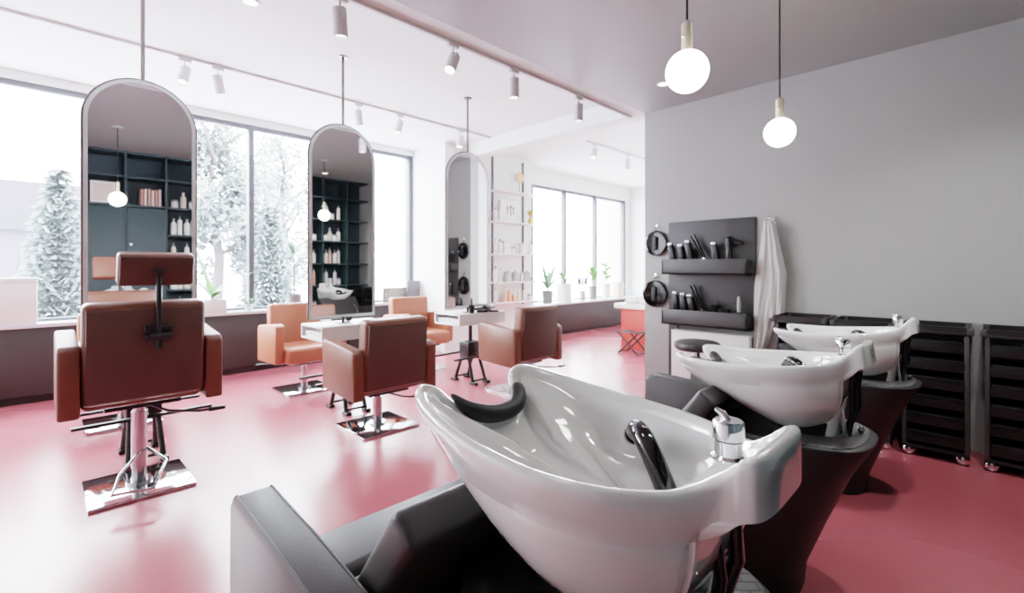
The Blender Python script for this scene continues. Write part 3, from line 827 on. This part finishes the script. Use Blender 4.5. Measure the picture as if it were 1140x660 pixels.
# glass canisters on fourth shelf
for x, l in ((5.10,'left glass canister on the fourth pillar shelf'),(5.26,'middle glass canister on the fourth pillar shelf'),(5.53,'right glass canister on the fourth pillar shelf')):
    t = thing('glass_canister', l, 'canister', (x,YP-.11,.97))
    MB().lathe([(0,0),(.058,0),(.06,.006),(.06,.12),(.055,.125)], seg=20).build('body', M['jar'], t)
    MB().lathe([(.061,.125),(.061,.145),(.02,.15),(.02,.17),(0,.171)], seg=20).build('lid', M['plastic_grey'], t)
# round paddle / fan on top shelf
t = thing('round_paddle', 'round wooden paddle on a stand on the top pillar shelf', 'ornament', (5.36,YP-.11,2.36))
MB().cyl((0,-.008,.25),(0,.008,.25),.085,seg=32).build('disc', M['wood'], t)
MB().cyl((0,0,.02),(0,0,.17),.01).cyl((0,0,0),(0,0,.02),.04).build('stand', M['wood'], t)
# print with brush shapes
t = thing('brush_print', 'white print showing three dark brush shapes, second pillar shelf', 'picture', (5.16,YP-.05,1.89))
MB().box(-.17,-.012,0,.17,.012,.34,.003).build('board', M['plastic_white'], t)
b = MB()
for x, h in ((-.02,.09),(.05,.13),(.11,.10)): b.rbox((x,-.014,.18),(.014,.006,h),.002).rbox((x,-.014,.18+h*.55),(.03,.006,.03),.002)
b.build('brush_shape', M['black_plastic'], t)
t = thing('flower_vase', 'small vase of yellow flowers at right end of the second pillar shelf', 'vase', (5.60,YP-.12,1.89))
MB().lathe([(0,0),(.03,0),(.04,.03),(.035,.08),(.018,.10),(.02,.11),(.014,.11),(0,.02)]).build('vase', M['cap_gold'], t)
b = MB()
for k in range(9):
    a = k*2.4; b.sphere((.035*math.cos(a)*(.4+.1*k), .035*math.sin(a)*(.4+.08*k), .16+.014*(k%4)), .022, u=10, v=8)
b.build('blossoms', M['cap_gold'], t)
b = MB()
for k in range(5): b.tube([(0,0,.08),(.02*math.cos(k*1.3),.02*math.sin(k*1.3),.15)], .003, 6)
b.build('stems', M['stem'], t)

# ------------------------------------------------------------------ plants and objects on the sills
def leaf_blade(b, base, yaw, L, W, rise, droop, n=7):
    d = Vector((math.cos(yaw), math.sin(yaw), 0)); side = Vector((-d.y, d.x, 0))
    A = []; B = []
    for i in range(n+1):
        s = i/n
        p = Vector(base) + d*(L*s*math.cos(rise)) + Vector((0,0,L*s*math.sin(rise) - droop*L*s*s))
        w = W*math.sin(PI*min(1,(.08+.92*s)))**.8*(1-.25*s)
        A.append(b.bm.verts.new(p+side*w+Vector((0,0,.12*w)))); B.append(b.bm.verts.new(p-side*w+Vector((0,0,.12*w))))
    for i in range(n): b.bm.faces.new([A[i],A[i+1],B[i+1],B[i]])
def pot(t, r0, r1, h, m, square=False):
    if square: MB().box(-r1,-r1,0,r1,r1,h,.006).build('pot', m, t)
    else: MB().lathe([(0,0),(r0,0),(r1,h),(r1-.012,h),(r1-.016,h-.02),(0,h-.02)], seg=28).build('pot', m, t)
    MB().cyl((0,0,h-.03),(0,0,h+(.002 if square else -.012)),r1-.014,seg=24).build('soil', M['soil'], t)
def blade_plant(loc, label, pr, ph, pm, leaves, m='leaf', square=False, seed=1, ls=1.5):
    leaves = [(a, L*ls, W*1.25, r_, d_, z*1.4) for a, L, W, r_, d_, z in leaves]
    rnd = random.Random(seed)
    t = thing('potted_plant', label, 'plant', loc)
    pot(t, pr*.8, pr, ph, M[pm], square)
    b = MB(); stm = MB()
    for yaw, L, W, rise, droop, z in leaves:
        stm.tube([(0,0,ph-.02),(.012*math.cos(yaw),.012*math.sin(yaw),ph+z)], .004, 6)
        leaf_blade(b, (.012*math.cos(yaw),.012*math.sin(yaw),ph+z), yaw, L, W, rise, droop)
    stm.build('stem', M['stem'], t); b.build('leaves', M[m], t, angle=80)
    return t
blade_plant((1.33,5.99,.70), 'broad leaved plant in a pale square pot, behind right arm of headrest chair', .12, .14, 'pot_white',
  [(.0,.34,.035,.75,.25,.05),(-.2,.42,.03,.65,.1,.03),(2.9,.35,.035,1.1,.3,.04),(1.5,.25,.04,.9,.3,.03),(-1.2,.2,.035,.6,.3,.02),(2.3,.4,.03,1.3,.2,.05),(.6,.24,.04,.5,.2,.03),(3.6,.26,.03,.9,.3,.03)], square=True)
# trailing plant
t = thing('trailing_plant', 'small trailing green plant on the sill beside the window mullion', 'plant', (1.70,5.98,.70))
pot(t, .035, .045, .07, M['pot_white'])
b = MB(); sm_ = MB(); rnd = random.Random(4)
for k in range(6):
    a = k*1.05; pts = [(0,0,.06)]
    for s in range(1,5): pts.append((.05*s*math.cos(a)*.6+rnd.uniform(-.01,.01), .02*s*math.sin(a), .07+.05*s*(.9 if k%2 else .5)-.008*s*s))
    sm_.tube(pts, .003, 6)
    for p in pts[1:]:
        for q in range(2): leaf_blade(b, p, rnd.uniform(0,6.28), .05, .014, rnd.uniform(-.2,.8), .2, 4)
sm_.build('stem', M['stem'], t); b.build('leaves', M['leaf_dark'], t, angle=80)
blade_plant((2.21,6.0,.70), 'tall thin plant in a grey pot left of the middle mirror', .085, .16, 'pot_grey',
  [(2.9,.16,.035,.5,.3,.36),(.4,.2,.04,.6,.2,.32),(2.6,.15,.04,.7,.4,.22),(3.3,.13,.03,1.0,.5,.42),(1.8,.15,.03,1.2,.3,.35),(.2,.18,.035,.9,.4,.12)], 'leaf_dark')
t = thing('storage_box', 'plain white box with lid on the sill at the left edge of the photo', 'box', (-.32,5.98,.70))
MB().box(-.30,-.09,0,.30,.08,.40,.006).build('body', M['plastic_white'], t)
MB().box(-.304,-.094,.36,.304,.084,.405,.006).build('lid', M['plastic_white'], t)
t = thing('framed_picture', 'small framed picture on the sill beside the grey board', 'picture', (3.60,5.98,.70))
MB().box(-.19,-.012,0,.19,.012,.2,.003).build('frame', M['frame_grey'], t); MB().box(-.17,-.015,.02,.17,-.011,.18).build('print', M['art'], t)
t = thing('display_board', 'plain grey board standing on the sill beside the white pillar', 'board', (3.86,5.90,.70))
MB().box(-.11,-.012,0,.11,.012,.30,.003).build('board', M['grey_panel'], t); MB().box(-.06,.01,0,.06,.05,.02).build('foot', M['grey_panel'], t)
# alcove sill (z .565)
ZS = .565
blade_plant((6.28,5.40,ZS), 'plant with arching leaves in a grey pot on the alcove sill', .10, .22, 'pot_grey',
  [(.3,.42,.03,.95,.1,.03),(.6,.36,.035,.8,.2,.05),(2.6,.34,.04,1.2,.3,.02),(3.4,.28,.035,.8,.4,.03),(-.3,.3,.035,.7,.2,.04),(4.6,.25,.03,.9,.3,.02),(1.2,.38,.03,1.2,.2,.05)], 'leaf_dark')
blade_plant((6.72,5.38,ZS), 'bushy green plant in a tall white planter on the alcove sill', .095, .33, 'pot_white',
  [(k*.7,.2+.03*(k%3),.03,.5+.12*(k%3),.35,.02+.02*(k%3)) for k in range(10)], 'leaf', square=True)
blade_plant((8.12,5.42,ZS), 'tall leafy plant in a white pot, right on the alcove sill', .09, .30, 'pot_white',
  [(k*1.1,.22+.04*(k%3),.05,.6+.2*(k%3),.35,.06+.06*(k%4)) for k in range(13)], 'leaf', ls=.95)
blade_plant((7.66,5.42,ZS), 'leafy green plant in a grey pot between the alcove mullions', .08, .26, 'pot_grey',
  [(2.6+k*.5,.26+.03*(k%2),.05,.7+.15*(k%3),.3,.08+.05*(k%3)) for k in range(7)], 'leaf', ls=.9)
t = thing('brush_vase', 'vase of upright dark brushes in the middle of the alcove sill', 'vase', (7.30,5.40,ZS))
MB().lathe([(0,0),(.05,0),(.055,.02),(.05,.18),(.045,.18),(.04,.02),(0,.02)]).build('vase', M['plastic_grey'], t)
for k in range(5):
    a = k*1.256; MB().cyl((.02*math.cos(a),.02*math.sin(a),.05),(.07*math.cos(a),.07*math.sin(a),.30),.006).cyl((.07*math.cos(a),.07*math.sin(a),.30),(.09*math.cos(a),.09*math.sin(a),.44),.02,.014).build('brush', M['bark'], t)
carton((8.55,5.40,ZS), (.2,.14,.32), 'pale paper carton at the right end of the alcove sill', 'plastic_cream')

# ------------------------------------------------------------------ reception counter, towels, folding stool
rcp = thing('reception_counter', 'coral red counter with a white top in the far alcove', 'counter', (6.1,3.2,0))
MB().box(.02,.02,0,1.3,.62,.59,.004).build('body', M['coral'], rcp)
MB().box(-.08,-.06,.59,1.36,.68,.66,.006).build('counter_top', M['counter'], rcp)
for i, (x, y, l) in enumerate(((6.12,3.62,'left folded white towel on the coral counter'),(6.14,3.42,'right folded white towel on the coral counter'))):
    t = thing('folded_towel', l, 'towel', (x,y,.66), .3*i)
    MB().rbox((0,0,.035),(.20,.17,.07),.03,4).build('lower_fold', M['cloth'], t); MB().rbox((.005,0,.085),(.18,.15,.05),.024,4).build('upper_fold', M['cloth'], t)
fs = thing('folding_stool', 'low black folding stool standing before the coral counter', 'stool', (5.80,3.44,0), R(90))
for s in (-1,1):
    MB().tube([(-.15,s*.13,.01),(.15,s*.13,.30)], .013).build('leg', M['black_metal'], fs)
    MB().tube([(.15,s*.11,.01),(-.15,s*.11,.30)], .013).build('leg', M['black_metal'], fs)
MB().cyl((-.15,-.14,.02),(-.15,.14,.02),.011).cyl((.15,-.12,.02),(.15,.12,.02),.011).cyl((-.15,-.14,.30),(-.15,.14,.30),.012).cyl((.15,-.14,.30),(.15,.14,.30),.012).build('crossbar', M['black_metal'], fs)
MB().loft([[(-.15,-.125,.312),(-.15,.125,.312),(-.15,.125,.308),(-.15,-.125,.308)],[(0,-.125,.288),(0,.125,.288),(0,.125,.284),(0,-.125,.284)],[(.15,-.125,.312),(.15,.125,.312),(.15,.125,.308),(.15,-.125,.308)]]).build('seat', M['rubber'], fs)

# ------------------------------------------------------------------ dark teal bookcase behind the camera, seen in the mirrors
YS = -.5
bc = thing('bookcase', 'dark teal wall of shelves behind the room, seen in the mirrors', 'shelving', (0,YS,0))
colx = [4.30-.44*k+.02 for k in range(1,15)]
MB().box(-1.9,-.36,0,4.28,-.34,ZG).build('back_panel', M['teal_back'], bc)
for x in colx: MB().box(x-.012,-.34,0,x+.012,0,ZG).build('upright', M['teal'], bc)
rowz = [.10,.48,.87,1.25,1.64,2.02,2.40,2.72]
for z in rowz: MB().box(-1.9,-.34,z-.012,4.28,0.0,z+.012).build('shelf', M['teal'], bc)
for i in range(7, len(colx)):
    x1, x0 = colx[i-1], colx[i]
    d_ = MB().box(x0+.015,0,.12,x1-.015,.018,1.99,.002).build('door', M['teal'], bc)
    MB().cyl((x0+.05,.018,1.5),(x0+.05,.035,1.5),.012).build('knob', M['steel'], d_)
names_row = {2:'third',3:'fourth',4:'fifth',5:'sixth'}
rnd = random.Random(11)
for ri in (1,2,3,4,5):
    for ci in range(0,6):
        x1, x0 = colx[ci], colx[ci+1]
        if ri == 5 and ci in (1,3): continue
        n = 4 if ri != 5 else 3
        for q in range(n):
            k = (ci+ri) % 3 if q % 2 == 0 else (ci+ri+2) % 3
            x = x0+.06+(x1-x0-.12)*(q+.5)/n
            mk = 'plastic_white' if rnd.random() < .75 else ('plastic_cream' if rnd.random() < .7 else 'plastic_peach')
            product(k, mk, (x, YS-.12-.03*(q%2), rowz[ri]+.0135), f'{CW[mk]} {KIND[k]} mirrored from teal bookcase, {"lowest second third fourth fifth".split()[ri-1]} row, {ORD[ci]} bay, {ORD[q]}', 'products on the teal bookcase', 1.15)
bx = 0
for i in range(6):
    o = MB().box(0,-.15,0,.032,0,.22+.01*(i%3),.002).build('book', M['book_a' if i%2 else 'book_b'], loc=(.96+.04*i,YS-.06,2.0335))
    tag(o, f'pale book on the upper bookcase shelf, {ORD[i]} in its row', 'book', 'books on the teal bookcase')
t = thing('framed_print', 'pale framed print on the upper bookcase shelf, seen in the leftmost mirror', 'picture', (.59,YS-.06,2.0335))
MB().box(-.14,-.012,0,.14,.012,.28,.003).build('frame', M['plastic_white'], t); MB().box(-.11,.012,.03,.11,.015,.25).build('print', M['book_a'], t)

# ------------------------------------------------------------------ outside: pale ground, winter trees, a house
struct('ground', MB().box(-40,6.6,-.5,70,90,-.4), M['ground'])
def spruce(loc, h, r, label, seed, m='spruce', nl=26):
    rnd = random.Random(seed)
    t = thing('spruce_tree', label, 'tree', loc, 0)
    MB().cyl((0,0,0),(0,0,h*.96),.035*h*.5,.01,10).build('trunk', M['bark'], t)
    b = MB()
    for i in range(nl):
        f = i/(nl-1); z = h*(.06+.9*f); rr = r*(1-f)**.85+.05
        nb = max(6, int(16*(1-f)+6))
        for k in range(nb):
            a = 2*PI*k/nb+rnd.uniform(-.25,.25)+i*.6; L = rr*rnd.uniform(.7,1.1)
            d = Vector((math.cos(a),math.sin(a),0)); sd = Vector((-d.y,d.x,0))
            steps = max(3,int(L/.16))
            for s in range(steps):
                u = (s+.6)/steps; p = Vector((0,0,z))+d*L*u+Vector((0,0,-.35*L*u+.18*L*u*u))
                w = .16*rnd.uniform(.6,1.2)*(1.15-.5*u)
                for sg in (-1,1):
                    q = p+sd*sg*w+d*w*.7+Vector((0,0,-.10*rnd.uniform(.3,1.6)))
                    b.quad([p-d*.04, p+d*.05, q+d*.04, q-d*.05])
    b.build('needles', M[m], t, smooth=False)
    return t
def leafy(loc, h, r, label, seed, n=6500):
    rnd = random.Random(seed)
    t = thing('broad_tree', label, 'tree', loc, 0)
    tr = MB().tube([(0,0,0),(.05*r,0,h*.3),(-.05*r,.05*r,h*.6),(0,0,h*.9)], [.16,.12,.07,.02], 8)
    for k in range(9):
        a = k*2.4; z = h*(.3+.06*k)
        tr.tube([(0,0,z),(r*.35*math.cos(a),r*.35*math.sin(a),z+h*.1),(r*.6*math.cos(a),r*.6*math.sin(a),z+h*.16)], [.06,.04,.012], 6)
    tr.build('trunk', M['bark'], t)
    cl = []
    for k in range(26):
        a = rnd.uniform(0,6.28); zz = rnd.uniform(.22,.95); q = r*math.sqrt(rnd.random())*(1-abs(zz-.5)*1.1)
        cl.append((Vector((q*math.cos(a),q*math.sin(a),h*zz)), r*rnd.uniform(.22,.4)))
    b = MB()
    for i in range(n):
        c, cr = cl[i % len(cl)]
        v = Vector((rnd.gauss(0,1),rnd.gauss(0,1),rnd.gauss(0,1))).normalized()*cr*rnd.uniform(.5,1.1)
        p = c+v; e = Vector((rnd.gauss(0,1),rnd.gauss(0,1),rnd.gauss(0,1))).normalized(); f = e.orthogonal().normalized()
        s = rnd.uniform(.06,.13)
        b.quad([p-e*s, p+f*s*.6, p+e*s, p-f*s*.6])
    b.build('foliage', M['bush'], t, smooth=False)
spruce((.25,12.4,-.4), 3.6, .9, 'pale spruce tree outside, left of the leftmost mirror', 3)
spruce((4.2,13.0,-.4), 3.3, .85, 'small pale spruce outside, left of the middle mirror', 5)
leafy((3.3,14.5,-.4), 6.0, 2.0, 'tall hazy tree outside, between the leftmost and middle mirrors', 8)
leafy((6.5,18.5,-.4), 6.6, 2.3, 'hazy tree outside, just left of the middle mirror', 9)
t = thing('house', 'pale low house outside behind the trees at the left', 'building', (-3.0,24,-.4))
MB().box(-8,0,0,5,6,2.9).build('wall', M['house'], t)
MB().prism([(-8.3,2.9),(5.3,2.9),(4.2,4.6),(-7,4.6)], -.3, 6.3, 'Y').build('roof', M['house_roof'], t)
for x in (-6,-3,0,3): MB().box(x-.5,-.05,1.0,x+.5,.0,2.2).build('window', M['frame_grey'], t)

# ------------------------------------------------------------------ light
w = bpy.data.worlds.new('world'); bpy.context.scene.world = w; w.use_nodes = True
nt = w.node_tree; bg = nt.nodes['Background']
tc = nt.nodes.new('ShaderNodeTexCoord'); gr = nt.nodes.new('ShaderNodeSeparateXYZ'); rp = nt.nodes.new('ShaderNodeValToRGB')
nt.links.new(tc.outputs['Generated'], gr.inputs[0]); nt.links.new(gr.outputs['Z'], rp.inputs[0]); nt.links.new(rp.outputs[0], bg.inputs[0])
rp.color_ramp.elements[0].position = 0; rp.color_ramp.elements[0].color = (.92,.95,1,1)
rp.color_ramp.elements[1].position = .7; rp.color_ramp.elements[1].color = (.85,.92,1,1)
bg.inputs[1].default_value = 20.0
def portal(x0, x1, y, z0, z1):
    o = lamp('AREA', 'window_portal', ((x0+x1)/2, y, (z0+z1)/2), 1, (x1-x0, z1-z0), rot=(R(-90),0,0))
    o.data.cycles.is_portal = True
portal(XL, 3.96, YW+.15, .68, 2.87)
portal(6.1, 9.2, 5.84, .54, 2.66)
for x, y in ((1.19,2.56),(1.99,2.56),(2.58,2.56),(3.4,2.56)):
    lamp('SPOT', 'spot_light', (x,y,2.46), 15, .02, rot=(0,0,0), spot=R(100))
for x, y in ((.85,4.7),(2.4,4.7),(3.77,4.7),(5.52,3.88),(6.4,3.88)):
    lamp('SPOT', 'spot_light', (x,y,2.66), 30, .02, rot=(0,0,0), spot=R(110))
for x, y in ((2.3,.05),(3.3,-.1)):
    lamp('SPOT', 'downlight_light', (x,y,ZG-.07), 45, .05, rot=(0,0,0), spot=R(130))

sc = bpy.context.scene
sc.view_settings.view_transform = 'Filmic'
sc.view_settings.look = 'Medium High Contrast'
sc.view_settings.exposure = .9
sc.cycles.max_bounces = 10
sc.cycles.diffuse_bounces = 6
sc.cycles.transparent_max_bounces = 12
sc.cycles.sample_clamp_indirect = 8
sc.cycles.caustics_reflective = False
